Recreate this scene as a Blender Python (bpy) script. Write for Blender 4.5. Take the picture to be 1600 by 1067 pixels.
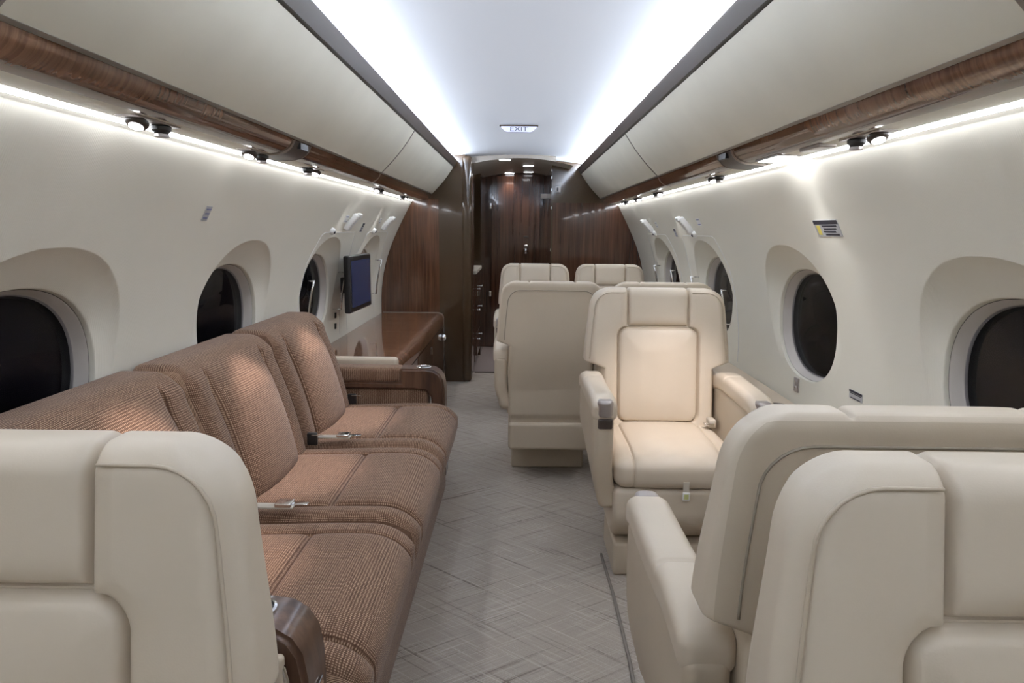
import bpy, bmesh, math, random
import numpy as np
from mathutils import Matrix, Vector
random.seed(7)
rad = math.radians
for o in list(bpy.data.objects): bpy.data.objects.remove(o)
sc = bpy.context.scene
C = sc.collection
# ------------------------------------------------------------------ camera
cam = bpy.data.cameras.new('camera'); cam.sensor_width = 36.0; cam.lens = 1067.0/1600*36
cam.clip_start = 0.02
co = bpy.data.objects.new('camera', cam); C.objects.link(co)
Rm = Matrix.Rotation(rad(.55), 4, 'Z') @ Matrix.Rotation(rad(90-9.3), 4, 'X') @ Matrix.Rotation(rad(.55), 4, 'Z')
co.matrix_world = Matrix.Translation((0, 0, 1.30)) @ Rm
sc.camera = co
# ------------------------------------------------------------------ world, exposure
w = bpy.data.worlds.new('night'); sc.world = w; w.use_nodes = True
w.node_tree.nodes['Background'].inputs[0].default_value = (.02, .022, .03, 1)
w.node_tree.nodes['Background'].inputs[1].default_value = .3
vs = sc.view_settings
vs.view_transform = 'Standard'; vs.look = 'None'; vs.exposure = 0.38; vs.gamma = 1.0; vs.use_curve_mapping = False
COOL = (.90, .93, 1.0); WARM = (1.0, .86, .74); NEUT = (1.0, .95, .90)
def area_light(name, loc, rot, sx, sy, power, col, spread=180):
    l = bpy.data.lights.new(name, 'AREA'); l.shape = 'RECTANGLE'; l.size = sx; l.size_y = sy
    l.energy = power; l.color = col; l.spread = rad(spread)
    o = bpy.data.objects.new(name, l); C.objects.link(o); o.location = loc; o.rotation_euler = rot
    return o
def spot_light(name, loc, target, power, cone, col, blend=.6, size=.02):
    l = bpy.data.lights.new(name, 'SPOT'); l.energy = power; l.spot_size = rad(cone); l.spot_blend = blend
    l.color = col; l.shadow_soft_size = size
    o = bpy.data.objects.new(name, l); C.objects.link(o); o.location = loc
    d = Vector(target)-Vector(loc); o.rotation_euler = d.to_track_quat('-Z', 'Y').to_euler()
    return o
YA, YL, YR = -2.2, 5.76, 6.35          # aft end, left bulkhead, right bulkhead
COVE_P, WASH_P = 57.0, 4.3
COVEC = (.76, .85, 1.0)
for s, ye in ((-1, YL), (1, YR)):
    LA = -1.5; L = ye-LA-.1
    # light of the LED strip hidden in the ceiling cove: shines up and inward
    area_light('cove_strip_lamp', (s*.572, (ye+LA)/2, 1.861), (0, rad(180)-s*rad(60), 0), .02, L, COVE_P*L/8, COVEC)
    # light of the LED strip under the bins: washes the side wall
    area_light('wall_wash_lamp', (s*.885, (ye+LA)/2, 1.521), (0, s*rad(12), 0), .014, L, WASH_P*L/8, COOL)

# ------------------------------------------------------------------ materials
def newmat(name):
    m = bpy.data.materials.new(name); m.use_nodes = True
    nt = m.node_tree; b = nt.nodes['Principled BSDF']
    return m, nt, b
def N(nt, t, **k):
    n = nt.nodes.new(t)
    for a, v in k.items():
        if a in n.inputs: n.inputs[a].default_value = v
        else: setattr(n, a, v)
    return n
def coords(nt, scale=(1, 1, 1), rot=(0, 0, 0), src='Object'):
    tc = N(nt, 'ShaderNodeTexCoord'); mp = N(nt, 'ShaderNodeMapping')
    mp.inputs['Scale'].default_value = scale; mp.inputs['Rotation'].default_value = rot
    nt.links.new(tc.outputs[src], mp.inputs['Vector']); return mp.outputs['Vector']
def coords_rs(nt, rot, scale):
    mp = N(nt, 'ShaderNodeMapping'); mp.inputs['Scale'].default_value = scale
    nt.links.new(coords(nt, (1, 1, 1), rot), mp.inputs['Vector']); return mp.outputs['Vector']
def ramp(nt, fac, stops):
    r = N(nt, 'ShaderNodeValToRGB'); e = r.color_ramp.elements
    while len(e) < len(stops): e.new(.5)
    for i, (p, c) in enumerate(stops): e[i].position = p; e[i].color = (*c, 1)
    nt.links.new(fac, r.inputs[0]); return r.outputs[0]
def mix(nt, fac, a, b, mode='MIX'):
    n = N(nt, 'ShaderNodeMix', data_type='RGBA', blend_type=mode)
    for i, v in ((0, fac), (6, a), (7, b)):
        if hasattr(v, 'is_linked') or isinstance(v, bpy.types.NodeSocket): nt.links.new(v, n.inputs[i])
        else: n.inputs[i].default_value = v if i == 0 else (*v, 1)
    return n.outputs[2]
def bump(nt, b, h, strength, dist):
    n = N(nt, 'ShaderNodeBump'); n.inputs['Strength'].default_value = strength; n.inputs['Distance'].default_value = dist
    nt.links.new(h, n.inputs['Height']); nt.links.new(n.outputs[0], b.inputs['Normal'])
def noise(nt, vec, scale, detail=3, rough=.5):
    n = N(nt, 'ShaderNodeTexNoise'); n.inputs['Scale'].default_value = scale; n.inputs['Detail'].default_value = detail
    n.inputs['Roughness'].default_value = rough; nt.links.new(vec, n.inputs['Vector']); return n.outputs['Fac']
def plain(name, col, rough=.5, metal=0.0, spec=.5, coat=0.0, emit=None, es=0):
    m, nt, b = newmat(name)
    b.inputs['Base Color'].default_value = (*col, 1); b.inputs['Roughness'].default_value = rough
    b.inputs['Metallic'].default_value = metal; b.inputs['Specular IOR Level'].default_value = spec
    b.inputs['Coat Weight'].default_value = coat; b.inputs['Coat Roughness'].default_value = .04
    if emit: b.inputs['Emission Color'].default_value = (*emit, 1); b.inputs['Emission Strength'].default_value = es
    return m
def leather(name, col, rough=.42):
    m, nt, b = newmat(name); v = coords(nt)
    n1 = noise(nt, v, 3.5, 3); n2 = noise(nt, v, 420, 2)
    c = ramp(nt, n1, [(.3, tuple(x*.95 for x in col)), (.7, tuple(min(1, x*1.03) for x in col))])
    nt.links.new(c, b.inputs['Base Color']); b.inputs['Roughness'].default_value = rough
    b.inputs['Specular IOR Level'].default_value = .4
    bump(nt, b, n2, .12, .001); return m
def wood(name, dark, light, grain, rough=.12, coat=.6, scale=1.0, mid=.5, s1=None, s2v=None):
    """grain: axis (0,1,2) along which the veneer runs"""
    m, nt, b = newmat(name)
    s = [26*scale]*3; s[grain] = 1.1*scale
    v = coords(nt, s1 or tuple(s)); n1 = noise(nt, v, 1.0, 6, .62)
    s2 = [150*scale]*3; s2[grain] = 3*scale
    n2 = noise(nt, coords(nt, s2v or tuple(s2)), 1.0, 3, .6)
    c1 = ramp(nt, n1, [(.30, dark), (mid, tuple((a+c)/2 for a, c in zip(dark, light))), (.72, light)])
    c2 = ramp(nt, n2, [(.35, (.55, .5, .5)), (.62, (1, 1, 1))])
    nt.links.new(mix(nt, .8, c1, c2, 'MULTIPLY'), b.inputs['Base Color'])
    b.inputs['Roughness'].default_value = rough; b.inputs['Coat Weight'].default_value = coat
    b.inputs['Coat Roughness'].default_value = .03; return m
def fabric_wall(name, col):
    m, nt, b = newmat(name)
    b.inputs['Base Color'].default_value = (*col, 1); b.inputs['Roughness'].default_value = .62
    b.inputs['Specular IOR Level'].default_value = .25
    wv = N(nt, 'ShaderNodeTexWave', wave_type='BANDS', bands_direction='Y'); wv.inputs['Scale'].default_value = 55
    wv.inputs['Distortion'].default_value = .4; nt.links.new(coords(nt), wv.inputs['Vector'])
    bump(nt, b, wv.outputs['Fac'], .25, .0012); return m
def tweed(name):
    m, nt, b = newmat(name); v = coords(nt, src='UV')
    ws = []
    for d in ('X', 'Y'):
        wv = N(nt, 'ShaderNodeTexWave', wave_type='BANDS', bands_direction=d); wv.inputs['Scale'].default_value = 52
        wv.inputs['Distortion'].default_value = 1.5; wv.inputs['Detail'].default_value = 1; wv.inputs['Detail Scale'].default_value = 2
        nt.links.new(v, wv.inputs['Vector']); ws.append(wv.outputs['Fac'])
    mx = N(nt, 'ShaderNodeMath', operation='MULTIPLY'); nt.links.new(ws[0], mx.inputs[0]); nt.links.new(ws[1], mx.inputs[1])
    st = noise(nt, coords(nt, (16, 230, 1), src='UV'), 1.0, 3, .6)           # weft streaks along the sofa
    sp = noise(nt, v, 330, 2, .6)                                            # slubs
    a1 = N(nt, 'ShaderNodeMath', operation='MULTIPLY_ADD'); nt.links.new(mx.outputs[0], a1.inputs[0]); a1.inputs[1].default_value = .50
    a0 = N(nt, 'ShaderNodeMath', operation='MULTIPLY'); nt.links.new(st, a0.inputs[0]); a0.inputs[1].default_value = .42
    nt.links.new(a0.outputs[0], a1.inputs[2])
    a2 = N(nt, 'ShaderNodeMath', operation='MULTIPLY_ADD'); nt.links.new(sp, a2.inputs[0]); a2.inputs[1].default_value = .36; nt.links.new(a1.outputs[0], a2.inputs[2])
    c = ramp(nt, a2.outputs[0], [(.28, (.058, .028, .016)), (.42, (.145, .078, .047)), (.58, (.245, .145, .092)), (.80, (.50, .34, .23))])
    nt.links.new(c, b.inputs['Base Color']); b.inputs['Roughness'].default_value = .85
    b.inputs['Specular IOR Level'].default_value = .15; b.inputs['Sheen Weight'].default_value = .15
    bump(nt, b, mx.outputs[0], .4, .002); return m
def carpet_mat():
    m, nt, b = newmat('carpet_weave')
    facs = []
    for a, sx, sy in ((38, 1.6, 60), (-33, 1.6, 60), (38, 4, 170), (-33, 4, 170)):
        facs.append(noise(nt, coords_rs(nt, (0, 0, rad(a)), (sx, sy, 1)), 1.0, 2, .55))
    def lin(f, lo, hi): return ramp(nt, f, [(lo, (0, 0, 0)), (hi, (1, 1, 1))])
    base = (.40, .35, .30)
    c = mix(nt, lin(facs[0], .60, .72), base, (.21, .178, .15))
    c = mix(nt, lin(facs[1], .60, .72), c, (.22, .187, .157))
    c = mix(nt, lin(facs[2], .54, .74), c, (.54, .485, .425))
    c = mix(nt, lin(facs[3], .54, .74), c, (.53, .475, .415))
    fine = noise(nt, coords(nt), 480, 2)
    c = mix(nt, .55, c, ramp(nt, fine, [(.3, (.62, .62, .62)), (.7, (1.25, 1.25, 1.25))]), 'MULTIPLY')
    nt.links.new(c, b.inputs['Base Color']); b.inputs['Roughness'].default_value = .95; b.inputs['Specular IOR Level'].default_value = .1
    bump(nt, b, fine, .6, .003); return m
def thin_glass():
    m, nt, b = newmat('window_glass')
    tr = N(nt, 'ShaderNodeBsdfTransparent'); tr.inputs[0].default_value = (.62, .62, .66, 1)
    gl = N(nt, 'ShaderNodeBsdfGlossy'); gl.inputs['Roughness'].default_value = .02
    fr = N(nt, 'ShaderNodeFresnel'); fr.inputs[0].default_value = 1.22
    mx = N(nt, 'ShaderNodeMixShader'); nt.links.new(fr.outputs[0], mx.inputs[0]); nt.links.new(tr.outputs[0], mx.inputs[1]); nt.links.new(gl.outputs[0], mx.inputs[2])
    nt.links.new(mx.outputs[0], nt.nodes['Material Output'].inputs[0]); return m
M = dict(
    wall=fabric_wall('wall_cream_fabric', (.80, .77, .67)), ceiling=plain('ceiling_white', (.80, .82, .85), .6, spec=.2),
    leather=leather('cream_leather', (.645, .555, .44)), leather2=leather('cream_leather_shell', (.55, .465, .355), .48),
    bin=leather('bin_cream', (.80, .765, .65), .5), tweed=tweed('brown_tweed'), carpet=carpet_mat(),
    wood=wood('walnut_cross', (.055, .022, .011), (.20, .09, .045), 2, scale=.9),
    wood_y=wood('walnut_long', (.075, .032, .016), (.25, .125, .068), 0, s1=(2, 7, 2), s2v=(5, 120, 5)),
    wood_top=wood('walnut_top', (.13, .056, .028), (.36, .175, .092), 0, rough=.07, coat=.35, s1=(1.2, 22, 1.2), s2v=(3, 150, 3)),
    wood_dark=wood('walnut_dark', (.030, .012, .007), (.13, .055, .03), 2, scale=.7),
    wood_arm=wood('espresso_lacquer', (.05, .024, .014), (.18, .095, .056), 2, s1=(10, 10, 1.5), s2v=(60, 60, 4), rough=.28, coat=.2),
    lacquer=plain('brown_lacquer', (.062, .036, .018), .12, coat=.45), dark_trim=plain('dark_trim', (.06, .043, .032), .42, spec=.3),
    bronze=plain('bronze_strip', (.33, .29, .25), .3, metal=.7), taupe_metal=plain('taupe_metal', (.42, .38, .36), .32, metal=.6),
    chrome=plain('chrome', (.8, .8, .8), .12, metal=1), black=plain('black_plastic', (.015, .014, .014), .35),
    brown_plastic=plain('brown_plastic', (.05, .035, .028), .3), white=plain('white_plastic', (.82, .82, .80), .4),
    liner=plain('window_liner', (.56, .52, .48), .5), gasket=plain('gasket', (.02, .02, .022), .5), glass=thin_glass(),
    outer=plain('outer_pane_dark', (.02, .018, .022), .22, spec=.25), led=plain('led_strip', (1, 1, 1), .5, emit=COOL, es=9),
    lens=plain('lamp_lens', (1, 1, 1), .5, emit=(.95, .96, 1), es=14), screen=plain('screen_blue', (.012, .018, .06), .12, emit=(.10, .12, .24), es=.08),
    placard=plain('placard_grey', (.45, .45, .46), .4), ink=plain('ink', (.02, .02, .035), .5), navy=plain('print_blue', (.16, .17, .32), .5),
    yellow=plain('yellow_ink', (.75, .62, .12), .5), exit=plain('exit_face', (.62, .62, .78), .3, emit=(.6, .6, .9), es=.05),
    beige=plain('beige_laminate', (.55, .51, .44), .45), sill=leather('ledge_leather', (.60, .50, .39)), floorwood_lit=plain('galley_floor_lit', (.30, .25, .235), .35),
    seam=plain('seam_thread', (.30, .26, .20), .7), belt=plain('belt_webbing', (.55, .50, .42), .7), path=plain('path_light', (1, 1, 1), .5, emit=(1, .93, .9), es=2.0),
    tag=plain('tag_green', (.62, .66, .30), .5), binding=plain('carpet_binding', (.20, .175, .15), .9),
)
# ------------------------------------------------------------------ mesh helpers
def me_from(name, V, F, smooth=True):
    me = bpy.data.meshes.new(name); me.from_pydata([tuple(map(float, v)) for v in V], [], [tuple(f) for f in F]); me.update()
    if smooth: me.polygons.foreach_set('use_smooth', [True]*len(me.polygons))
    return me
def set_uv(me, UV):
    lay = me.uv_layers.new(name='weave'); vi = np.empty(len(me.loops), int); me.loops.foreach_get('vertex_index', vi)
    lay.data.foreach_set('uv', UV[vi].astype(np.float32).ravel()); return me
def put(name, me, mat, parent=None, label=None, cat=None, group=None, kind=None, M4=None):
    o = bpy.data.objects.new(name, me); C.objects.link(o)
    if mat is not None:
        if len(me.materials) == 0: me.materials.append(mat)
    if parent: o.parent = parent
    if M4 is not None: o.matrix_local = M4
    tag(o, label, cat, group, kind); return o
def tag(o, label=None, cat=None, group=None, kind=None):
    if label: o['label'] = label
    if cat: o['category'] = cat
    if group: o['group'] = group
    if kind: o['kind'] = kind
    return o
def thing(name, label, cat, loc=(0, 0, 0), rz=0, group=None, scale=(1, 1, 1)):
    o = bpy.data.objects.new(name, None); C.objects.link(o); o.location = loc; o.rotation_euler = (0, 0, rz); o.scale = scale
    o.empty_display_size = .1
    return tag(o, label, cat, group)
def dup(root, loc, rz, label, group=None, scale=(1, 1, 1), skip=()):
    r = root.copy(); C.objects.link(r); r.location = loc; r.rotation_euler = (0, 0, rz); r.scale = scale; r['label'] = label
    if group: r['group'] = group
    for ch in list(root.children):
        if ch.get('side') in skip and ch.get('side'): continue
        c = ch.copy(); C.objects.link(c); c.parent = r
        for g in list(ch.children):
            d = g.copy(); C.objects.link(d); d.parent = c
    return r
def axlines(h, r, inner):
    """grid lines from -h to h for a face of a rounded box"""
    k = [r*math.tan(rad(a)) for a in (45, 34, 23, 11.5, 0)]
    lo = [-h+r-x for x in k]; hi = [-x for x in reversed(lo)]
    mid = [x for x in inner if -h+r+1e-4 < x < h-r-1e-4]
    return np.array(sorted(lo+mid+hi))
def lin(a, b, n): return list(np.linspace(a, b, n))
def softbox(size, r, inner=((), (), ()), n=(6, 6, 6)):
    h = [s/2 for s in size]
    L = [axlines(h[i], r, sorted(set(list(inner[i])+(lin(-h[i]+r, h[i]-r, n[i]+1) if n[i] else [])))) for i in range(3)]
    for i in range(3):                                                # merge lines that are too close
        a = [L[i][0]]
        for x in L[i][1:]:
            if x-a[-1] > 1e-4: a.append(x)
        L[i] = np.array(a)
    idx = {}; V = []; F = []
    def vid(p):
        k = (round(p[0], 5), round(p[1], 5), round(p[2], 5))
        if k not in idx: idx[k] = len(V); V.append(p)
        return idx[k]
    for ax in range(3):
        u, v = [(1, 2), (2, 0), (0, 1)][ax]
        for s in (-1, 1):
            g = []
            for a in L[u]:
                row = []
                for b in L[v]:
                    p = [0, 0, 0]; p[ax] = s*h[ax]; p[u] = a; p[v] = b; row.append(vid(p))
                g.append(row)
            for i in range(len(L[u])-1):
                for j in range(len(L[v])-1):
                    q = (g[i][j], g[i+1][j], g[i+1][j+1], g[i][j+1]); F.append(q if s > 0 else q[::-1])
    P0 = np.array(V, float)
    hi = np.array([x-r for x in h]); q = np.clip(P0, -hi, hi); d = P0-q
    P = q+r*d/np.maximum(np.linalg.norm(d, axis=1), 1e-9)[:, None]
    return P, F, P0
def softpart(name, size, r, center, mat, parent=None, warp=None, inner=((), (), ()), n=(4, 4, 4), **k):
    P, F, P0 = softbox(size, r, inner, n); P = P+np.array(center)
    if warp is not None: P = warp(P)
    me = me_from(name, P, F)
    if mat is M.get('tweed'): set_uv(me, np.column_stack([P0[:, 1]+center[1]+.6*P0[:, 0]*(np.abs(P0[:, 1]) > size[1]/2-r), P0[:, 0]-P0[:, 2]+center[2]]))
    return put(name, me, mat, parent, **k)
def box_me(name, lo, hi, bev=0, seg=2):
    bm = bmesh.new(); bmesh.ops.create_cube(bm, size=1)
    for v in bm.verts: v.co = Vector([(lo[i]+hi[i])/2+v.co[i]*(hi[i]-lo[i]) for i in range(3)])
    if bev: bmesh.ops.bevel(bm, geom=bm.edges[:], offset=bev, segments=seg, affect='EDGES', profile=.5)
    bmesh.ops.recalc_face_normals(bm, faces=bm.faces[:])
    me = bpy.data.meshes.new(name); bm.to_mesh(me); bm.free(); return me
def box(name, lo, hi, mat, parent=None, bev=0, **k):
    me = box_me(name, lo, hi, bev); o = put(name, me, mat, parent, **k)
    if bev: sm(o)
    return o
def sm(o, ang=40):
    o.data.polygons.foreach_set('use_smooth', [True]*len(o.data.polygons))
    o.modifiers.new('wn', 'WEIGHTED_NORMAL').keep_sharp = True; return o
def extrude_y(pts, y0, y1, closed=False, caps=False, ny=1):
    n = len(pts); ys = np.linspace(y0, y1, ny+1)
    V = [(p[0], y, p[1]) for y in ys for p in pts]; F = []
    m = n if closed else n-1
    for k in range(ny):
        for i in range(m):
            j = (i+1) % n; F.append((k*n+i, k*n+j, (k+1)*n+j, (k+1)*n+i))
    if caps: F.append(tuple(range(n-1, -1, -1))); F.append(tuple(ny*n+i for i in range(n)))
    return V, F
def profile(name, pts, y0, y1, mat, parent=None, closed=True, smooth=False, ang=35, **k):
    V, F = extrude_y(pts, y0, y1, closed, closed)
    me = me_from(name, V, F, smooth); bm = bmesh.new(); bm.from_mesh(me); bmesh.ops.recalc_face_normals(bm, faces=bm.faces[:]); bm.to_mesh(me); bm.free()
    o = put(name, me, mat, parent, **k)
    if smooth: me.set_sharp_from_angle(angle=rad(ang))
    return o
def tube_me(name, pts, r, seg=8, closed=False):
    pts = [Vector(p) for p in pts]; V = []; F = []; n = len(pts)
    up = Vector((0.13, 0.2, .97))
    for i, p in enumerate(pts):
        t = (pts[(i+1) % n if closed else min(i+1, n-1)]-pts[i-1 if closed else max(i-1, 0)]).normalized()
        a = t.cross(up)
        if a.length < .05: a = t.cross(Vector((1, 0, 0)))
        a.normalize(); b = t.cross(a)
        for s in range(seg):
            an = 2*math.pi*s/seg; V.append(p+a*math.cos(an)*r+b*math.sin(an)*r)
    for i in range(n if closed else n-1):
        for s in range(seg):
            j = (i+1) % n; F.append((i*seg+s, i*seg+(s+1) % seg, j*seg+(s+1) % seg, j*seg+s))
    if not closed: F.append(tuple(range(seg-1, -1, -1))); F.append(tuple((n-1)*seg+s for s in range(seg)))
    return me_from(name, V, F)
def lathe_me(name, prof, seg=20, axis=(0, 0, 1), origin=(0, 0, 0)):
    """prof: (radius, height) along axis"""
    z = Vector(axis).normalized(); a = z.orthogonal().normalized(); b = z.cross(a); o = Vector(origin); V = []; F = []
    for r, h in prof:
        for s in range(seg):
            an = 2*math.pi*s/seg; V.append(o+z*h+(a*math.cos(an)+b*math.sin(an))*r)
    for i in range(len(prof)-1):
        for s in range(seg): F.append((i*seg+s, i*seg+(s+1) % seg, (i+1)*seg+(s+1) % seg, (i+1)*seg+s))
    F.append(tuple(range(seg-1, -1, -1))); F.append(tuple((len(prof)-1)*seg+s for s in range(seg)))
    me = me_from(name, V, F); me.set_sharp_from_angle(angle=rad(40)); return me
def text_me(body, size, M4, ext=.0006):
    cu = bpy.data.curves.new('t', 'FONT'); cu.body = body; cu.size = size; cu.align_x = 'CENTER'; cu.align_y = 'CENTER'; cu.extrude = ext
    t = bpy.data.objects.new('t', cu); C.objects.link(t); dg = bpy.context.evaluated_depsgraph_get()
    me = bpy.data.meshes.new_from_object(t.evaluated_get(dg)); bpy.data.objects.remove(t); me.transform(M4); return me
def sstep(a, b, x):
    t = np.clip((x-a)/(b-a), 0, 1); return t*t*(3-2*t)
def groove(d, wd): return np.exp(-(d/wd)**2)
def rrect_sdf(x, z, cx, cz, hx, hz, r):
    qx = np.abs(x-cx)-(hx-r); qz = np.abs(z-cz)-(hz-r)
    return np.hypot(np.maximum(qx, 0), np.maximum(qz, 0))+np.minimum(np.maximum(qx, qz), 0)-r

# ------------------------------------------------------------------ cabin shell
PZ = np.array([0, .3, .5, .66, .79, .9, 1.08, 1.22, 1.40, 1.525]); PX = np.array([1.11, 1.15, 1.165, 1.167, 1.16, 1.145, 1.105, 1.05, .96, .895])
PC = np.polyfit(PZ, PX, 5)
def wx(z): return np.polyval(PC, z)
def wall_slope(z): return float(np.polyval(np.polyder(PC), z))
ZTOP = 1.525
WINL = [-.80, .37, 1.54, 2.69, 3.85, 5.0]; WINR = [-.85, .35, 1.555, 2.74, 3.97, 5.20]
WZ, WHY, WHZ = .932, .278, .223
def sup(c, hy, hz, ang, p):
    ca, sa = np.cos(ang), np.sin(ang)
    return (np.abs(ca/hy)**p+np.abs(sa/hz)**p)**(-1/p)
NA = 72
ANG = np.linspace(0, 2*np.pi, NA, endpoint=False)
def recess_r(ang):
    # distance from the window centre to the recess outline, whose own centre lies higher
    rs = np.linspace(.15, .6, 400); out = []
    for a in ang:
        y = rs*np.cos(a); z = WZ+rs*np.sin(a); v = (np.abs(y)/.345)**2.2+(np.abs(z-.968)/.282)**2.2
        out.append(rs[np.argmax(v > 1)])
    return np.array(out)
RB = recess_r(ANG); RA = sup(0, WHY, WHZ, ANG, 2.3); RB = np.maximum(RB, RA+.012)
def recess_d(z):    # how far the window plane lies outboard of the leaning wall
    return np.maximum(0, (1.166-.045*np.maximum(0, z-.71))-wx(z))
def win_point(yc, r, a, t):
    y = yc+r*math.cos(a); z = WZ+r*math.sin(a); return y, z
def build_wall(name, s, wins, y0, y1):
    V = []; F = []
    def pt(y, z, d=0): V.append((s*(wx(z)+d), y, z)); return len(V)-1
    edges = [y0]+[(a+b)/2 for a, b in zip(wins[:-1], wins[1:])]+[y1]
    zl, zh = .60, 1.34
    def strip(za, zb, n):
        ys = np.linspace(y0, y1, 2); zs = np.linspace(za, zb, n+1); g = [[pt(y, z) for z in zs] for y in ys]
        for i in range(len(ys)-1):
            for j in range(n): F.append((g[i][j], g[i+1][j], g[i+1][j+1], g[i][j+1]))
    strip(0, zl, 12); strip(zh, ZTOP, 8)
    for k, yc in enumerate(wins):
        ya, yb = edges[k], edges[k+1]
        rc = []
        for a in ANG:
            ca, sa = math.cos(a), math.sin(a)
            ry = ((yb-yc) if ca > 0 else (yc-ya))/max(abs(ca), 1e-6); rz = ((zh-WZ) if sa > 0 else (WZ-zl))/max(abs(sa), 1e-6); rc.append(min(ry, rz))
        rings = []
        TA = [0, .04, .1, .2, .32, .45, .58, .7, .8, .88, .94, .98, 1.0]
        for t in TA:
            ring = []
            for i, a in enumerate(ANG):
                r = RA[i]+(RB[i]-RA[i])*t; y = yc+r*math.cos(a); z = WZ+r*math.sin(a)
                sft = (1-t)**.75 if t < .9 else (1-t)*(.1**.75)/.1*1.0
                ring.append(pt(y, z, float(recess_d(WZ+RA[i]*math.sin(a)))*sft))
            rings.append(ring)
        for t in (.02, .07, .2, .5, 1.0):
            rings.append([pt(yc+(RB[i]+(rc[i]-RB[i])*t)*math.cos(a), WZ+(RB[i]+(rc[i]-RB[i])*t)*math.sin(a)) for i, a in enumerate(ANG)])
        for q in range(len(rings)-1):
            for i in range(NA):
                j = (i+1) % NA; F.append((rings[q][i], rings[q][j], rings[q+1][j], rings[q+1][i]))
        # square corners between the last ring and the neighbouring cells
        for cy, cz_ in ((ya, zl), (yb, zl), (yb, zh), (ya, zh)):
            ca = math.atan2(cz_-WZ, cy-yc) % (2*math.pi); i = int(ca/(2*math.pi)*NA) % NA; j = (i+1) % NA
            c = pt(cy, cz_); F.append((rings[-1][i], rings[-1][j], c))
        # rounded lip going outboard into the window opening
        lip = [rings[0]]
        for dx, k2 in ((.003, .997), (.008, .993), (.016, .992)):
            lip.append([pt(yc+RA[i]*k2*math.cos(a), WZ+RA[i]*k2*math.sin(a), float(recess_d(WZ+RA[i]*math.sin(a)))+dx) for i, a in enumerate(ANG)])
        for q in range(3):
            for i in range(NA):
                j = (i+1) % NA; F.append((lip[q+1][i], lip[q+1][j], lip[q][j], lip[q][i]))
    me = me_from(name, V, F); return put(name, me, M['wall'], kind='structure')
wall_l = build_wall('wall_left', -1, WINL, YA, YL+.02)
wall_r = build_wall('wall_right', 1, WINR, YA, YR+.02)

def build_window(n, s, yc):
    root = tag(bpy.data.objects.new('window_%d' % n, None), kind='structure'); C.objects.link(root); root.location = (s*1.17, yc, WZ)
    inv = Vector(root.location)
    def ring(scale, dx):
        out = []
        for i, a in enumerate(ANG):
            z = WZ+RA[i]*math.sin(a); x = wx(z)+float(recess_d(z))
            out.append(Vector((s*(x+dx), yc+RA[i]*scale*math.cos(a), WZ+RA[i]*scale*math.sin(a)))-inv)
        return out
    def loft(name, rings, mat, cap=None):
        V = [p for r in rings for p in r]; F = []
        for q in range(len(rings)-1):
            for i in range(NA):
                j = (i+1) % NA; F.append((q*NA+i, q*NA+j, (q+1)*NA+j, (q+1)*NA+i))
        if cap is not None:
            q = (len(rings)-1)*NA; V.append(sum(rings[-1], Vector())/NA+Vector((s*cap, 0, 0)))
            for i in range(NA): F.append((q+i, q+(i+1) % NA, len(V)-1))
        if s > 0: F = [f[::-1] for f in F]
        me = me_from(name, V, F); return put(name, me, mat, root)
    loft('gasket', [ring(.995, .013), ring(.985, .017), ring(.975, .018)], M['gasket'])
    loft('liner', [ring(.985, .014), ring(.975, .017), ring(.945, .042), ring(.93, .050), ring(.915, .052)], M['liner'])
    loft('pane', [ring(.93, .046), ring(.6, .047), ring(.3, .0475)], M['glass'], .001)
    loft('pane_ring', [ring(.92, .052), ring(.905, .060), ring(.885, .075), ring(.87, .077)], M['gasket'])
    loft('pane_outer', [ring(.90, .070), ring(.6, .080), ring(.3, .086)], M['outer'], .003)
    return root
k = 1
for yc in WINL: build_window(k, -1, yc); k += 1
for yc in WINR: build_window(k, 1, yc); k += 1

# floor
put('floor', me_from('floor', [(-1.2, YA, 0), (1.2, YA, 0), (1.2, 6.15, 0), (-1.2, 6.15, 0)], [(0, 1, 2, 3)], False), M['carpet'], kind='structure')
put('floor_galley', me_from('floor_galley', [(-1.2, 6.15, 0), (1.2, 6.15, 0), (1.2, 8.6, 0), (-1.2, 8.6, 0)], [(0, 1, 2, 3)], False), M['floorwood_lit'], kind='structure')  # dark galley floor, its colour lightened in place of light falling on it
box('trim_1', (-.40, 6.14, 0), (.30, 6.165, .006), M['dark_trim'], kind='structure')
# carpet edge along the right seats
put('trim_2', tube_me('carpet_edge', [(.345, 2.60, .004), (.352, 2.3, .005), (.35, 1.9, .005), (.335, 1.6, .005), (.33, .4, .005)], .006, 6), M['binding'], kind='structure')

# ceiling: shallow arch with cove edges
arch = [(x, 1.928-.045*(x/.62)**2) for x in np.linspace(-.62, .62, 33)]
arch = [(-.665, 1.80), (-.664, 1.84), (-.652, 1.868)]+arch+[(.652, 1.868), (.664, 1.84), (.665, 1.80)]
V, F = extrude_y(arch, YA, YR, ny=1)
put('ceiling', me_from('ceiling', V, F), M['ceiling'], kind='structure')
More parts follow.
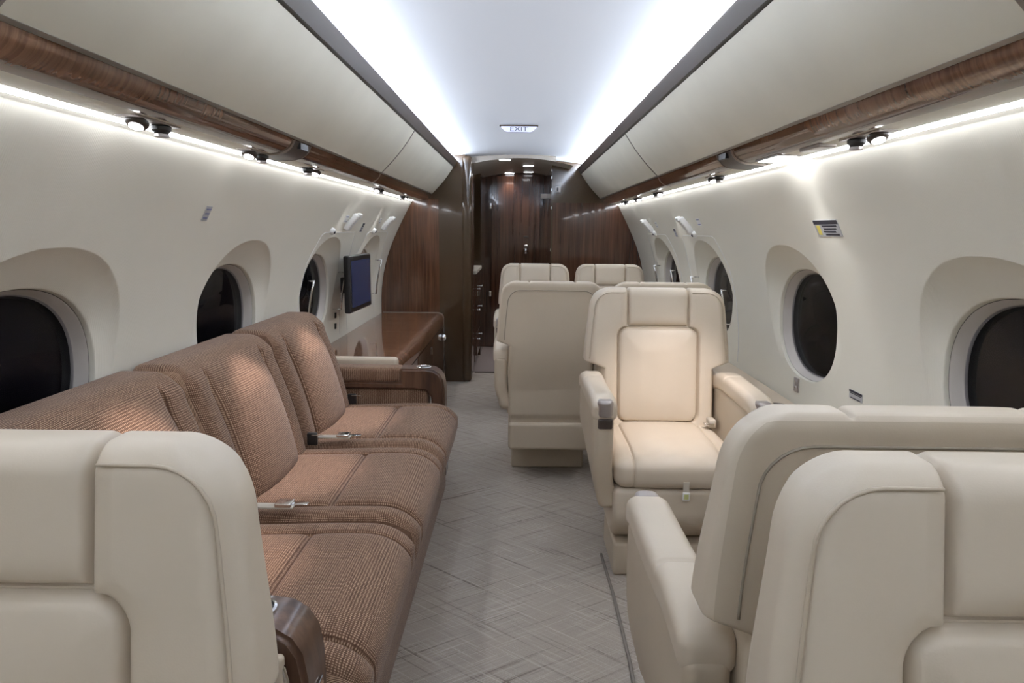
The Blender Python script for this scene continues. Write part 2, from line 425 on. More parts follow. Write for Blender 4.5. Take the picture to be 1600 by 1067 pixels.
# trims under the cove, bins, valance, soffit, light strips
TR = [(-.0, 0)]
tn = 4
for s, ye, gaps, side in ((-1, YL, [YA, .985, 3.66, YL], 'left'), (1, YR, [YA, 1.02, 3.72, YR], 'right')):
    # dark bronze rail between ceiling cove and bins, with a channel for the hidden strip
    rail = [(s*.518, 1.852), (s*.522, 1.858), (s*.545, 1.838), (s*.60, 1.832), (s*.66, 1.80), (s*.60, 1.80), (s*.548, 1.808), (s*.540, 1.806)]
    profile('trim_%d' % tn, rail, YA, ye-.002, M['dark_trim'], kind='structure'); tn += 1
    profile('cove_light_strip', [(s*.565, 1.8375), (s*.585, 1.8345), (s*.585, 1.838), (s*.565, 1.841)], -1.5, ye-.05, M['led'],
            label='hidden white light strip in the ceiling cove on the %s' % side, cat='light strip')
    bot = (.732, 1.583)
    for a, b in zip(gaps[:-1], gaps[1:]):
        which = 'aft' if b < 2 else ('long' if b < 5 else 'short forward')
        t = thing('overhead_bin', '%s cream overhead bin above the %s windows, %s' % (which, side, 'next to the brown bulkhead' if b > 5 else ('in the middle of the cabin' if b > 2 else 'cut off by the frame edge')), 'overhead bin', (s*.64, (a+b)/2, 1.57), group='overhead bins on the %s' % side)
        ox, oy, oz = s*.64, (a+b)/2, 1.57
        p0 = np.array((.548, 1.805)); p1 = np.array(bot); nrm = np.array((-(p1-p0)[1], (p1-p0)[0])); nrm = nrm/np.linalg.norm(nrm)*-1
        def pp(t_, off): q = p0+(p1-p0)*t_+nrm*(.010*math.sin(math.pi*t_)+off); return (s*q[0]-ox, q[1]-oz)
        ts = np.linspace(0.015, .968, 12)
        outer = [pp(x, 0) for x in ts]; inner = [pp(x, -.02) for x in ts[::-1]]
        g = .006
        profile('door_panel', outer+inner, a+g-oy, b-g-oy, M['bin'], t, smooth=True)
        st = [pp(.968, .003), pp(.995, .0035), pp(.998, -.012), pp(.968, -.012)]
        profile('edge_strip', st, a+g-oy, b-g-oy, M['bronze'], t)
        fr = [pp(x, .0025) for x in np.linspace(0, .998, 12)]+[pp(x, -.03) for x in np.linspace(.998, 0, 12)]
        if b < 5: profile('end_frame', fr, b-g-oy, b+g-oy, M['bronze'], t)
        body = [pp(0, -.021), pp(1, -.021), (s*.93-ox, 1.60-oz), (s*.80-ox, 1.80-oz)]
        profile('bin_body', body, a+g-oy, b-g-oy, M['beige'], t)
        # walnut valance below the bin
        va = [(.7325, 1.583), (.736, 1.571), (.743, 1.5595), (.753, 1.550), (.766, 1.5425), (.782, 1.537), (.802, 1.5345), (.802, 1.56), (.757, 1.588)]
        profile('trim_%d' % tn, [(s*x, z) for x, z in va], a+.003, b-.003, M['wood_y'], kind='structure', smooth=True); tn += 1
        if b < 5: profile('trim_%d' % tn, [(s*(x-.001), z-.0015) for x, z in va]+[(s*.84, 1.536), (s*.84, 1.5385), (s*.79, 1.542)][:0], b-.003, b+.003, M['bronze'], kind='structure'); tn += 1
    profile('trim_%d' % tn, [(s*.8025, 1.537), (s*.880, 1.5335), (s*.880, 1.56), (s*.8025, 1.56)], YA, ye, M['wall'], kind='structure'); tn += 1
    profile('wall_light_strip', [(s*.879, 1.5325), (s*.897, 1.5265), (s*.899, 1.532), (s*.882, 1.54)], -1.5, ye-.01, M['led'],
            label='bright white light strip along the top of the %s wall' % side, cat='light strip')
# aft end of the cabin behind the camera
put('wall_aft', me_from('wall_aft', [(-1.3, YA, 0), (1.3, YA, 0), (1.3, YA, 2.1), (-1.3, YA, 2.1)], [(0, 1, 2, 3)], False), M['bin'], kind='structure')

# ------------------------------------------------------------------ bulkheads and galley entry
def outline(s, x_in, ztop_in, d=0):
    zs = np.linspace(0, ZTOP, 24); pts = [(s*(float(wx(z))-d), float(z)) for z in zs]
    pts += [(s*.80, 1.60), (s*.66, 1.80), (s*.62, 1.82)]
    pts += [(s*x, 1.928-.045*(x/.62)**2) for x in np.linspace(.60, x_in, 8)]
    return pts+[(s*x_in, 0)]
def slab(name, pts, y0, y1, mat, parent=None, **k):
    return profile(name, pts, y0, y1, mat, parent, **k)
bl = slab('wall_front_left', outline(-1, .455, 1.9), YL, 6.14, M['lacquer'], kind='structure')
# veneer field on the left bulkhead
vp = [(-(float(wx(z))-.004), float(z)) for z in np.linspace(.02, 1.50, 24)]+[(-.86, 1.545), (-.672, 1.545), (-.672, .02)]
slab('veneer_panel', vp, YL-.004, YL+.001, M['wood'], bl)
# rounded pillar at the aisle
softpart('pillar', (.085, .36, 1.90), .03, (-.4425, 5.93, .95), M['lacquer'], bl, n=(1, 1, 4))
br = slab('wall_front_right', outline(1, .285, 1.9), YR, 6.5, M['lacquer'], kind='structure')
vp = [(float(wx(z))-.004, float(z)) for z in np.linspace(.02, 1.50, 24)]+[(.86, 1.545), (.30, 1.545), (.30, .02)]
slab('veneer_panel', vp, YR-.004, YR+.001, M['wood_dark'], br)
for z in (1.83, 1.77, 1.66, 1.12, 1.50): box('hinge', (.282, YR-.012, z-.012), (.288, YR-.002, z+.012), M['chrome'], br)
softpart('light_switch', (.045, .008, .055), .003, (.345, YR-.007, 1.665), M['white'], None, n=(1, 1, 1), label='small white switch plate high on the right bulkhead', cat='switch')
o = bpy.data.objects['light_switch']
box('switch_key', (.335, YR-.014, 1.65), (.345, YR-.010, 1.68), M['ink'], o)
# galley corridor
box('wall_galley_left', (-1.0, 7.05, 0), (-.398, 8.3, 1.95), M['lacquer'], kind='structure')
box('wall_galley_right', (.285, 6.5, 0), (.9, 8.3, 1.95), M['wood_dark'], kind='structure')
box('wall_front', (-1.0, 7.56, 0), (.9, 7.66, 2.1), M['wood_dark'], kind='structure')
va = [(x, 1.902-.06*(x/.45)**2) for x in np.linspace(-.75, .45, 20)]
V, F = extrude_y(va, 6.0, 7.7); put('ceiling_galley', me_from('ceiling_galley', V, F), M['beige'], kind='structure')
# header face that closes the gap between cabin ceiling and galley ceiling
hv = [(x, 1.930-.045*(x/.62)**2) for x in np.linspace(-.46, .30, 20)]+[(x, 1.901-.06*(x/.45)**2) for x in np.linspace(.30, -.46, 20)]
profile('trim_%d' % tn, hv, 5.98, 6.0, M['bronze'], kind='structure'); tn += 1
# wooden door
d1 = tag(bpy.data.objects.new('door_1', None), kind='structure'); C.objects.link(d1); d1.location = (-.045, 7.55, 0)
box('door_leaf', (-.262, -.035, .01), (.262, 0, 1.868), M['wood_dark'], d1, bev=.004)
put('lock_rose', lathe_me('lock_rose', [(.03, 0), (.032, .004), (.032, .010), (.022, .016), (.010, .02), (.0, .021)], 20, (0, -1, 0), (.115, -.035, 1.075)), M['chrome'], d1)
softpart('door_handle', (.05, .02, .022), .006, (.115, -.046, 1.128), M['chrome'], d1, n=(1, 1, 1))
softpart('door_plate', (.055, .008, .02), .003, (.115, -.038, 1.225), M['dark_trim'], d1, n=(1, 1, 1))
softpart('door_plate', (.07, .006, .05), .003, (.30, -.03, 1.66), M['white'], d1, n=(1, 1, 1))
for z in (1.55, .6): softpart('hinge', (.03, .02, .06), .004, (-.275, -.03, z), M['chrome'], d1, n=(1, 1, 1))
# galley cabinet on the left of the corridor
g = thing('galley_cabinet', 'dark brown galley cabinet with pale counter inside the forward doorway', 'cabinet', (-.6, 6.8, 0))
box('body', (-.4, -.6, .08), (.2, .24, .90), M['wood_dark'], g, bev=.008)
box('counter', (-.4, -.62, .90), (.215, .24, .935), M['beige'], g, bev=.006)
for yy in (-.3, 0.05):
    for zz in (.22, .50, .70):
        d = box('drawer', (.198, yy-.15, zz-.10), (.208, yy+.15, zz+.09), M['wood_dark'], g, bev=.003)
        put('knob', lathe_me('knob', [(.006, 0), (.006, .012), (.011, .016), (.009, .022), (0, .023)], 12, (1, 0, 0), (.208, yy, zz+.04)), M['chrome'], d)
box('kick', (-.4, -.5, 0), (.16, .24, .08), M['black'], g)
# galley downlights
for i, (x, y, lab) in enumerate(((-.135, 6.04, 'nearest square downlight on the curved galley ceiling, left of centre'), (.075, 6.62, 'second square downlight on the galley ceiling, right of centre'), (.085, 7.3, 'far square downlight on the galley ceiling, right above the wooden door'), (-.115, 7.45, 'farthest square downlight on the galley ceiling, above the left of the wooden door'))):
    z = 1.902-.06*(x/.45)**2
    t = thing('downlight', lab, 'ceiling light', (x, y, z-.004), group='galley downlights')
    box('bezel', (-.055, -.035, -.003), (.055, .035, .003), M['white'], t)
    box('lens', (-.045, -.026, -.006), (.045, .026, -.0031), M['lens'], t)
    spot_light('downlight_lamp', (x, y, z-.02), (x+.0, y+.02, 0), 7 if i != 2 else 10, 100, NEUT, .8, .03)

# ------------------------------------------------------------------ exit sign
ex = thing('exit_sign', 'small translucent exit sign hanging below the ceiling', 'sign', (-.012, 4.30, 1.918))
sp = [(-.105, 0), (-.11, -.004), (-.085, -.028), (-.07, -.034), (.07, -.034), (.085, -.028), (.11, -.004), (.105, 0)]
profile('sign_body', sp, -.012, .012, M['exit'], ex)
put('sign_text', text_me('EXIT', .036, Matrix.Translation((0, -.0125, -.0175)) @ Matrix.Rotation(rad(90), 4, 'X') @ Matrix.Diagonal((1.5, 1, 1, 1))), M['ink'], ex)
softpart('sign_mount', (.235, .035, .008), .003, (0, 0, .003), M['dark_trim'], ex, n=(1, 1, 1))

# ------------------------------------------------------------------ reading lights, nozzles, boxes under the bins
def reading_unit(s, y, lab, order, plate=True):
    t = thing('reading_light', lab, 'reading light', (s*.842, y, 1.5365), group='reading lights under the bins', scale=(.76, .9, .76))
    L = .22
    if plate: softpart('mount_plate', (.06, L, .006), .002, (0, 0, -.003), M['taupe_metal'], t, n=(1, 1, 1))
    yl, yn = (-.055, .055) if order > 0 else (.055, -.055)
    h = put('lamp_head', lathe_me('lamp_head', [(.020, 0), (.030, -.006), (.031, -.014), (.026, -.022), (.020, -.024)], 20, (0, .45, 1), (0, yl, -.006)), M['brown_plastic'], t)
    put('lens', lathe_me('lens', [(.019, -.0242), (.019, -.0262), (.012, -.028)], 16, (0, .45, 1), (0, yl, -.006)), M['lens'], h)
    nz = put('air_nozzle', lathe_me('air_nozzle', [(.022, 0), (.029, -.006), (.028, -.016), (.021, -.022), (.018, -.034), (.014, -.035)], 12, (0, 0, 1), (0, yn, -.004)), M['black'], t)
    put('nozzle_ring', lathe_me('nozzle_ring', [(.0185, -.026), (.0205, -.028), (.0205, -.036), (.018, -.037)], 16, (0, 0, 1), (0, yn, -.004)), M['taupe_metal'], nz)
    return t
ordl = ['nearest', 'second', 'third', 'fourth', 'farthest']
for i, (y, o_) in enumerate(((1.60, 1), (2.23, 1), (2.82, -1), (4.15, 1), (5.05, -1))):
    reading_unit(-1, y, '%s reading light and air nozzle above the left wall' % ordl[i], o_)
for i, (y, o_) in enumerate(((1.73, 1), (3.02, -1), (4.27, 1), (5.0, 1), (5.6, -1))):
    reading_unit(1, y, '%s reading light and air nozzle above the right wall' % ordl[i], o_)
def service_box(s, y, lab):
    t = thing('service_box', lab, 'control panel', (s*.78, y, 1.54))
    pr = [(s*(x-.78), z-1.54) for x, z in ((.7285, 1.578), (.731, 1.573), (.738, 1.560), (.75, 1.547), (.765, 1.538), (.785, 1.533), (.86, 1.528), (.86, 1.545), (.76, 1.578))]
    b = profile('cover', pr, -.085, .085, M['brown_plastic'], t, smooth=True)
    pr2 = [(s*(x-.78), z-1.54) for x, z in ((.7275, 1.579), (.7295, 1.5735), (.7365, 1.559), (.749, 1.5455), (.764, 1.5365), (.785, 1.5315), (.86, 1.5265), (.86, 1.53), (.74, 1.579))]
    for yy in (-.088, .085): profile('edge_strip', pr2, yy, yy+.003, M['bronze'], t)
    box('display', (s*(.7255-.78) if s > 0 else s*(.737-.78), -.04, 1.556-1.54), (s*(.737-.78) if s > 0 else s*(.7255-.78), .04, 1.576-1.54), M['black'], b)
    return t
service_box(-1, 2.36, 'dark brown service panel set into the left walnut valance')
service_box(1, 2.54, 'dark brown service panel set into the right walnut valance')
t = thing('wall_light', 'flat lit panel lamp under the right bins beside the service panel', 'light', (.825, 2.27, 1.536), 0)
softpart('frame', (.075, .20, .006), .002, (0, 0, -.002), M['taupe_metal'], t, n=(1, 1, 1))
box('lens', (-.03, -.085, -.008), (.03, .085, -.0052), M['lens'], t)
softpart('vent_plate', (.05, .13, .012), .004, (.825, 1.97, 1.533), M['taupe_metal'], None, n=(1, 1, 1), label='short grey grille plate beside the nearest right reading light', cat='plate')
# spots of the lamps
for y in (1.56, 2.25, 2.93): spot_light('reading_beam', (-.80, y, 1.49), (-.79, y+.02, .5), 26, 34, (1, .84, .80), .7, .02)
spot_light('reading_beam', (.80, 2.27, 1.50), (.60, 2.70, .58), 26, 48, (1, .88, .83), 1.0, .03)
spot_light('wall_beam', (.80, 2.25, 1.505), (1.02, 2.28, 1.20), 2.6, 50, (.97, .98, 1), 1.0, .03)
for s, y in ((-1, 3.85), (-1, 4.75), (1, 4.35), (1, 5.4)): spot_light('wall_beam', (s*.85, y, 1.51), (s*1.04, y, 1.15), 2.2, 45, (.95, .97, 1), .9, .02)

# ------------------------------------------------------------------ things fixed to the side walls
def wall_frame(s, y, z, lift=.0):
    """matrix: local x along -s*y..., local z up the wall, local -y into the cabin"""
    sl = wall_slope(z); up = Vector((s*sl, 0, 1)).normalized(); nrm = Vector((-s, 0, sl*1.0)).normalized(); nrm = (nrm-up*nrm.dot(up)).normalized()
    right = (-nrm).cross(up)
    m = Matrix((right, -nrm, up)).transposed().to_4x4(); m.translation = Vector((s*float(wx(z)), y, z))+nrm*lift
    return m
def placard(s, y, z, wd, ht, lab, rows=3, header=True, mark=None, base='placard', ink='ink'):
    t = thing('placard', lab, 'placard'); t.matrix_world = wall_frame(s, y, z, .001)
    box('plate', (-wd/2, -.002, -ht/2), (wd/2, 0, ht/2), M[base], t)
    if header: box('header', (-wd/2, -.0026, ht*.25), (wd/2, -.0021, ht/2), M['ink'], t)
    x0 = -wd*.42
    if mark: box('symbol', (-wd*.42, -.0026, -ht*.40), (-wd*.28, -.0021, ht*.18), M[mark], t); x0 = -wd*.18
    for i in range(rows):
        zz = (.14-.52*i/max(1, rows-1))*ht if header else (.3-.6*i/max(1, rows-1))*ht
        box('print_line', (x0+(i % 2)*wd*.04, -.0026, zz-ht*.05), (wd*(.42-.05*(i % 3)), -.0021, zz+ht*.05), M[ink], t)
    return t
placard(1, 2.27, 1.315, .175, .058, 'grey placard with dark header and yellow symbol on the right wall', 4, True, 'yellow')
placard(-1, 2.185, 1.342, .038, .050, 'small blue and white placard alone on the left wall', 3, False, None, 'placard', 'navy')
placard(1, 2.30, .747, .09, .03, 'dark placard low on the right wall just above the seat back', 2, True)
# emergency exit panels: joint lines, handle covers, lamps
def exit_panel(s, y, lab):
    t = thing('exit_hatch_trim', lab, 'hatch'); hw = .44
    path = [(y-hw+.0, .62), (y-hw, 1.12), (y-hw+.08, 1.262), (y-hw+.12, 1.275), (y+hw-.12, 1.275), (y+hw-.08, 1.262), (y+hw, 1.12), (y+hw, .62)]
    pts = []
    for (a, b), (c, d) in zip(path[:-1], path[1:]):
        for q in np.linspace(0, 1, 7)[:-1]: pts.append((a+(c-a)*q, b+(d-b)*q))
    pts.append(path[-1])
    put('joint', tube_me('joint', [(s*(float(wx(z))-.0005), yy, z) for yy, z in pts], .0018, 5), M['white'], t)
    t2 = thing('exit_handle_cover', 'white exit handle cover %s' % lab.split(' around ')[1], 'cover'); t2.matrix_world = wall_frame(s, y+.05, 1.345, 0)
    def wp(P):
        z = P[:, 2]; P[:, 1] -= .022*sstep(-.05, .06, z); P[:, 0] *= 1-.25*sstep(-.0, .08, z); return P
    softpart('cover_shell', (.07, .035, .115), .012, (0, -.012, 0), M['white'], t2, wp, n=(2, 1, 6))
    softpart('finger_tab', (.05, .026, .028), .008, (0, -.045, .052), M['white'], t2, n=(1, 1, 1))
    t3 = thing('exit_lock', 'small round white lock %s' % lab.split(' around ')[1], 'lock'); t3.matrix_world = wall_frame(s, y-.22 if s < 0 else y-.0, 1.285, 0)
    put('lock_base', lathe_me('lock_base', [(.020, 0), (.020, .010), (.016, .018), (.009, .020)], 16, (0, -1, 0)), M['white'], t3)
    put('lock_pin', lathe_me('lock_pin', [(.008, .019), (.008, .024), (.004, .026)], 10, (0, -1, 0)), M['ink'], t3)
    return t
exit_panel(-1, 3.95, 'thin white joint line around the hatch by the left monitor')
exit_panel(-1, 5.02, 'thin white joint line around the hatch beside the left bulkhead')
exit_panel(1, 4.02, 'thin white joint line around the nearer right hatch')
exit_panel(1, 5.20, 'thin white joint line around the farther right hatch')
placard(-1, 3.93, 1.352, .07, .045, 'blue printed placard beside the nearer left handle cover', 2, False, None, 'white', 'navy')
placard(-1, 4.88, 1.352, .05, .04, 'blue printed placard beside the farther left handle cover', 2, False, None, 'white', 'navy')
placard(-1, 4.42, 1.305, .05, .06, 'dark square placard between the two left hatches', 3, True, None, 'placard', 'ink')
placard(1, 3.83, 1.352, .07, .045, 'blue printed placard beside the nearer right handle cover', 2, False, None, 'white', 'navy')
placard(1, 5.02, 1.345, .06, .045, 'blue printed placard beside the farther right handle cover', 2, False, None, 'white', 'navy')
placard(1, 4.52, 1.29, .05, .055, 'dark square placard between the two right hatches', 3, True, None, 'placard', 'navy')
t = thing('wall_socket', 'small grey double button plate under a right window', 'switch'); t.matrix_world = wall_frame(1, 2.80, .672, 0)
softpart('plate', (.045, .008, .06), .003, (0, -.003, 0), M['taupe_metal'], t, n=(1, 1, 1))
for zz in (-.013, .013): put('button', lathe_me('button', [(.007, .006), (.007, .010), (.004, .011)], 10, (0, -1, 0), (0, 0, zz)), M['chrome'], t)
def grab(s, y, z0, z1, lab, out=.05):
    x = lambda z, d: s*(float(wx(z))-d)
    t = thing('grab_handle', lab, 'handle', group='chrome handles beside the forward windows')
    put('grip', tube_me('grip', [(x(z, out), y, z) for z in np.linspace(z0, z1, 5)], .006, 8), M['chrome'], t)
    for z in (z0, z1): put('standoff', tube_me('standoff', [(x(z, -.0), y, z), (x(z, out+.006), y, z)], .004, 8), M['chrome'], t)
    return t
grab(-1, 3.62, .80, 1.02, 'chrome handle bar in front of the left window behind the sofa end', .03)
grab(-1, 4.22, .80, 1.03, 'chrome handle bar between the sofa window and the monitor')
grab(-1, 5.28, .80, 1.06, 'chrome handle bar next to the left wood bulkhead')
grab(1, 5.45, .80, 1.03, 'chrome handle bar near the right bulkhead')
grab(1, 4.95, .80, 1.02, 'chrome handle bar crossing the farthest right window', .03)
grab(1, 4.28, .80, 1.02, 'chrome handle bar between the two forward right windows')
grab(1, 3.72, .80, .985, 'chrome handle bar at the near edge of the second right window', .03)

# monitor on the left wall
t = thing('monitor', 'black framed monitor with a dark blue screen on the left wall', 'monitor', (-1.045, 4.30, .965), rad(-2))
softpart('bezel', (.04, .50, .345), .012, (.03, 0, 0), M['black'], t, n=(1, 2, 2))
box('screen', (.0502, -.215, -.14), (.0515, .215, .14), M['screen'], t)
softpart('mount_arm', (.09, .08, .10), .01, (-.03, 0, -.02), M['black'], t, n=(1, 1, 1))
t = thing('wall_jack', 'pair of small black jacks below the monitor', 'socket'); t.matrix_world = wall_frame(-1, 4.28, .72, 0)
for zz in (-.035, .035): softpart('jack', (.022, .01, .035), .003, (0, -.004, zz), M['black'], t, n=(1, 1, 1))

# ------------------------------------------------------------------ side ledges
def ledge(s, y0, y1, lab):
    t = thing('side_ledge', lab, 'ledge', (s*1.07, (y0+y1)/2, .0)); L = y1-y0
    softpart('ledge_top', (.165, L, .05), .018, (s*.005, 0, .575), M['sill'], t, n=(2, 8, 1))
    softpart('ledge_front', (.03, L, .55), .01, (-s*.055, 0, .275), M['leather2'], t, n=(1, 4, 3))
    return t
lr = ledge(1, YA+.1, YR-.01, 'beige leather ledge running along the right wall below the windows')
for y in (2.72, 3.95):
    c = put('cup_holder', lathe_me('cup_holder', [(.042, .0), (.042, .004), (.036, .005), (.034, -.002)], 24, (0, 0, 1), (-.01, y-(YA+.1+YR-.01)/2, .60)), M['bronze'], lr)
    put('cup_well', lathe_me('cup_well', [(.034, .0), (.034, .0025)], 24, (0, 0, 1), (-.01, y-(YA+.1+YR-.01)/2, .60)), M['black'], c)
ledge(-1, YA+.1, .98, 'beige leather ledge along the left wall beside the nearest seat')

# ------------------------------------------------------------------ credenza
t = thing('credenza', 'long glossy walnut credenza with rounded edge in front of the left bulkhead', 'cabinet', (-.9, 4.6, 0))
X0 = -.9
top = [(-1.155, .50), (-1.155, .598), (-.70, .598), (-.675, .596), (-.655, .588), (-.643, .574), (-.638, .555), (-.637, .50)]
profile('top', [(x-X0, z) for x, z in top], 3.50-4.6, 5.755-4.6, M['wood_top'], t, smooth=True)
profile('body', [(-1.10-X0, .06), (-1.15-X0, .499), (-.642-X0, .499), (-.642-X0, .06)], 3.50-4.6, 5.755-4.6, M['wood'], t)
for a, b in ((3.52, 4.24), (4.255, 4.98), (4.995, 5.70)):
    d = box('door', (-.642-X0, a-4.6, .08), (-.634-X0, b-4.6, .494), M['wood'], t, bev=.003)
    if b < 5.5: softpart('latch', (.006, .04, .05), .002, (-.631-X0, b-.06-4.6, .42), M['chrome'], d, n=(1, 1, 1))
profile('end_rim', [(x-X0+(.004 if x > -.75 else 0), z+.004) for x, z in top[1:]]+[(-.633-X0, .06), (-.640-X0, .06), (-.640-X0, .50), (-1.155-X0, .58)], 5.744-4.6, 5.7545-4.6, M['bronze'], t)
put('lock_knob', lathe_me('lock_knob', [(.032, 0), (.034, .006), (.034, .02), (.026, .03), (.018, .03), (.016, .024), (0, .024)], 24, (1, 0, 0), (-.634-X0, 5.60-4.6, .412)), M['chrome'], t)
box('plinth', (-1.08-X0, 3.50-4.6, 0), (-.67-X0, 5.755-4.6, .06), M['black'], t)

# ------------------------------------------------------------------ sofa
sofa = thing('three_seat_sofa', 'brown tweed three seat sofa along the left wall with dark wooden armrests', 'sofa', (-.72, 2.26, 0))
SO = np.array((-.72, 2.26, 0)); MW = .697
def seat_cushion(yc):
    sx, sy, sz = .60, MW-.006, .29
    iy = [v*s_ for s_ in (-1, 1) for v in (.225, .235, .24, .244, .248, .252, .256, .261, .27)]
    ix = list(np.arange(-.03, .07, .006))
    P, F, P0 = softbox((sx, sy, sz), .05, (ix, iy, ()), (26, 34, 8))
    u, v, zz = P0[:, 1], P0[:, 0], P0[:, 2]                            # u: along sofa, v: +front
    topw = sstep(.02, .13, P[:, 2]); frontw = sstep(.2, .29, P[:, 0])
    wgt = np.maximum(topw, frontw*sstep(-.14, -.02, P[:, 2]))
    seam = np.zeros(len(P))
    seam = np.maximum(seam, groove(np.abs(np.abs(u)-.248), .007))
    cross = groove(v-.02, .008)*(1-sstep(.235, .255, np.abs(u)))
    seam = np.maximum(seam, cross)
    pv = np.where(v < .02, (v+.13)/.15, (v-.17)/.15)
    puff = .020*np.clip(1-(np.abs(u)/.248)**6, 0, 1)**.5*np.clip(1-np.abs(pv)**6, 0, 1)**.5*(np.abs(u) < .248)
    puff2 = .010*np.clip(1-((np.abs(u)-.297)/.05)**2, 0, 1)**.5*(np.abs(u) > .248)
    d = (puff+puff2-.012*seam)*wgt
    # normal direction blend: up on top, forward on the front
    P[:, 2] += d*np.where(topw > .5, 1, .3)-.012*topw; P[:, 0] += d*frontw*.6
    # front drop rounds and slopes back towards the floor
    f = sstep(.16, .30, P[:, 0]); P[:, 2] -= .035*f**2*sstep(-.05, .14, P[:, 2])
    P[:, 0] -= .05*sstep(.05, -.145, P[:, 2])*sstep(.1, .3, P[:, 0])
    P[:, 2] -= .012*sstep(.15, -.3, P[:, 0])*topw
    P += np.array((-.60, yc, .312))-SO
    return put('seat_cushion', set_uv(me_from('seat_cushion', P, F), np.column_stack([u+yc, v-zz])), M['tweed'], sofa)
def back_cushion(yc):
    H = .525; sx, sy, sz = .17, MW-.006, H
    iy = [v*s_ for s_ in (-1, 1) for v in (.195, .205, .212, .216, .22, .224, .228, .235, .25, .27, .28, .29)]
    P, F, P0 = softbox((sx, sy, sz), .055, ((), iy, ()), (4, 30, 34))
    u, z = P0[:, 1], P0[:, 2]+H/2
    fw = sstep(.0, .06, P[:, 0])
    below = 1-sstep(.46, .50, z)
    seam = groove(np.abs(np.abs(u)-.22), .007)*below
    puff = .052*np.clip(1-(np.abs(u)/.22)**2.4, 0, 1)**.6*(np.abs(u) < .22)*np.clip(z/.10, 0, 1)**.5*(1-sstep(.38, .52, z))
    bol = .016*np.clip(1-((np.abs(u)-.285)/.065)**2, 0, 1)**.5*(np.abs(u) > .22)*below
    roll = .012*sstep(.42, .50, z)
    P[:, 0] += (puff+bol+roll-.016*seam)*fw
    # lean back
    zz = P[:, 2]+H/2; k_ = .30; P[:, 0] -= k_*zz-.02*np.sin(np.pi*np.clip(zz/H, 0, 1))
    P[:, 0] -= .0*zz
    P += np.array((-.915, yc, .375+H/2))-SO
    P[:, 2] -= .0
    return put('back_cushion', set_uv(me_from('back_cushion', P, F), np.column_stack([u+yc+5, P0[:, 0]-P0[:, 2]])), M['tweed'], sofa)
YC = [1.215+MW*(i+.5) for i in range(3)]
for yc in YC: seat_cushion(yc); back_cushion(yc)
softpart('base_skirt', (.50, 3*MW, .20), .02, tuple(np.array((-.61, 1.215+1.5*MW, .10))-SO), M['tweed'], sofa, n=(2, 12, 3))
softpart('back_frame', (.14, 3*MW+.1, .70), .02, tuple(np.array((-1.065, 1.215+1.5*MW, .36))-SO), M['tweed'], sofa, n=(1, 6, 3),
         warp=lambda P: np.column_stack([P[:, 0]+.03*sstep(.3, .7, P[:, 2]), P[:, 1], P[:, 2]]))
def arm(y0, y1, far):
    yc = (y0+y1)/2; w_ = y1-y0
    # tweed padded rail and dark wooden cap that turns down at the front
    a = softpart('arm_pad', (.40, w_-.008, .075), .022, tuple(np.array((-.78, yc, .578))-SO), M['tweed'], sofa, n=(6, 2, 2))
    pr = [(-.585, .612), (-.46, .612), (-.42, .606), (-.392, .588), (-.374, .558), (-.366, .51), (-.362, .30), (-.362, .06), (-.43, .06), (-.43, .40), (-.435, .47), (-.46, .50), (-.52, .508), (-1.0, .508), (-1.0, .545), (-.585, .545)]
    b = profile('arm_cap', [(x-SO[0], z) for x, z in pr], y0-SO[1], y1-SO[1], M['wood_arm'], sofa, smooth=True, ang=50)
    bm = bmesh.new(); bm.from_mesh(b.data)
    ed = [e for e in bm.edges if abs(e.verts[0].co.y-e.verts[1].co.y) < 1e-5 and abs(e.calc_face_angle(0)) > 1.2]
    bmesh.ops.bevel(bm, geom=ed, offset=.010, segments=3, affect='EDGES'); bm.to_mesh(b.data); bm.free(); b.data.polygons.foreach_set('use_smooth', [True]*len(b.data.polygons)); b.data.set_sharp_from_angle(angle=rad(50))
    c = put('cup_rim', lathe_me('cup_rim', [(.038, 0), (.039, .004), (.034, .006), (.032, .001)], 24, (0, 0, 1), tuple(np.array((-.475, yc, .611))-SO)), M['chrome'], b)
    put('cup_well', lathe_me('cup_well', [(.032, 0), (.032, .003)], 24, (0, 0, 1), tuple(np.array((-.475, yc, .6105))-SO)), M['black'], b)
    softpart('side_panel', (.50, w_-.03, .46), .02, tuple(np.array((-.70, yc, .28))-SO), M['tweed'], sofa, n=(3, 1, 3))
    if not far:
        softpart('outer_panel', (.61, .02, .53), .008, tuple(np.array((-.705, y0-.012, .305))-SO), M['leather'], sofa, n=(3, 1, 3))
        put('outer_trim', tube_me('outer_trim', [tuple(np.array(p)-SO) for p in ((-1.0, y0-.012, .575), (-.45, y0-.012, .575), (-.42, y0-.012, .566), (-.402, y0-.012, .545), (-.396, y0-.012, .51), (-.396, y0-.012, .08))], .006, 8), M['chrome'], sofa)
        box('inlay', tuple(np.array((-.3625, yc-.02, .40))-SO), tuple(np.array((-.3605, yc+.02, .47))-SO), M['chrome'], b)
arm(3.315, 3.435, True); arm(1.085, 1.205, False)
# cream end shelf behind the far armrest
softpart('end_panel', (.53, .05, .60), .022, tuple(np.array((-.885, 3.465, .345))-SO), M['leather'], sofa, n=(4, 1, 3))
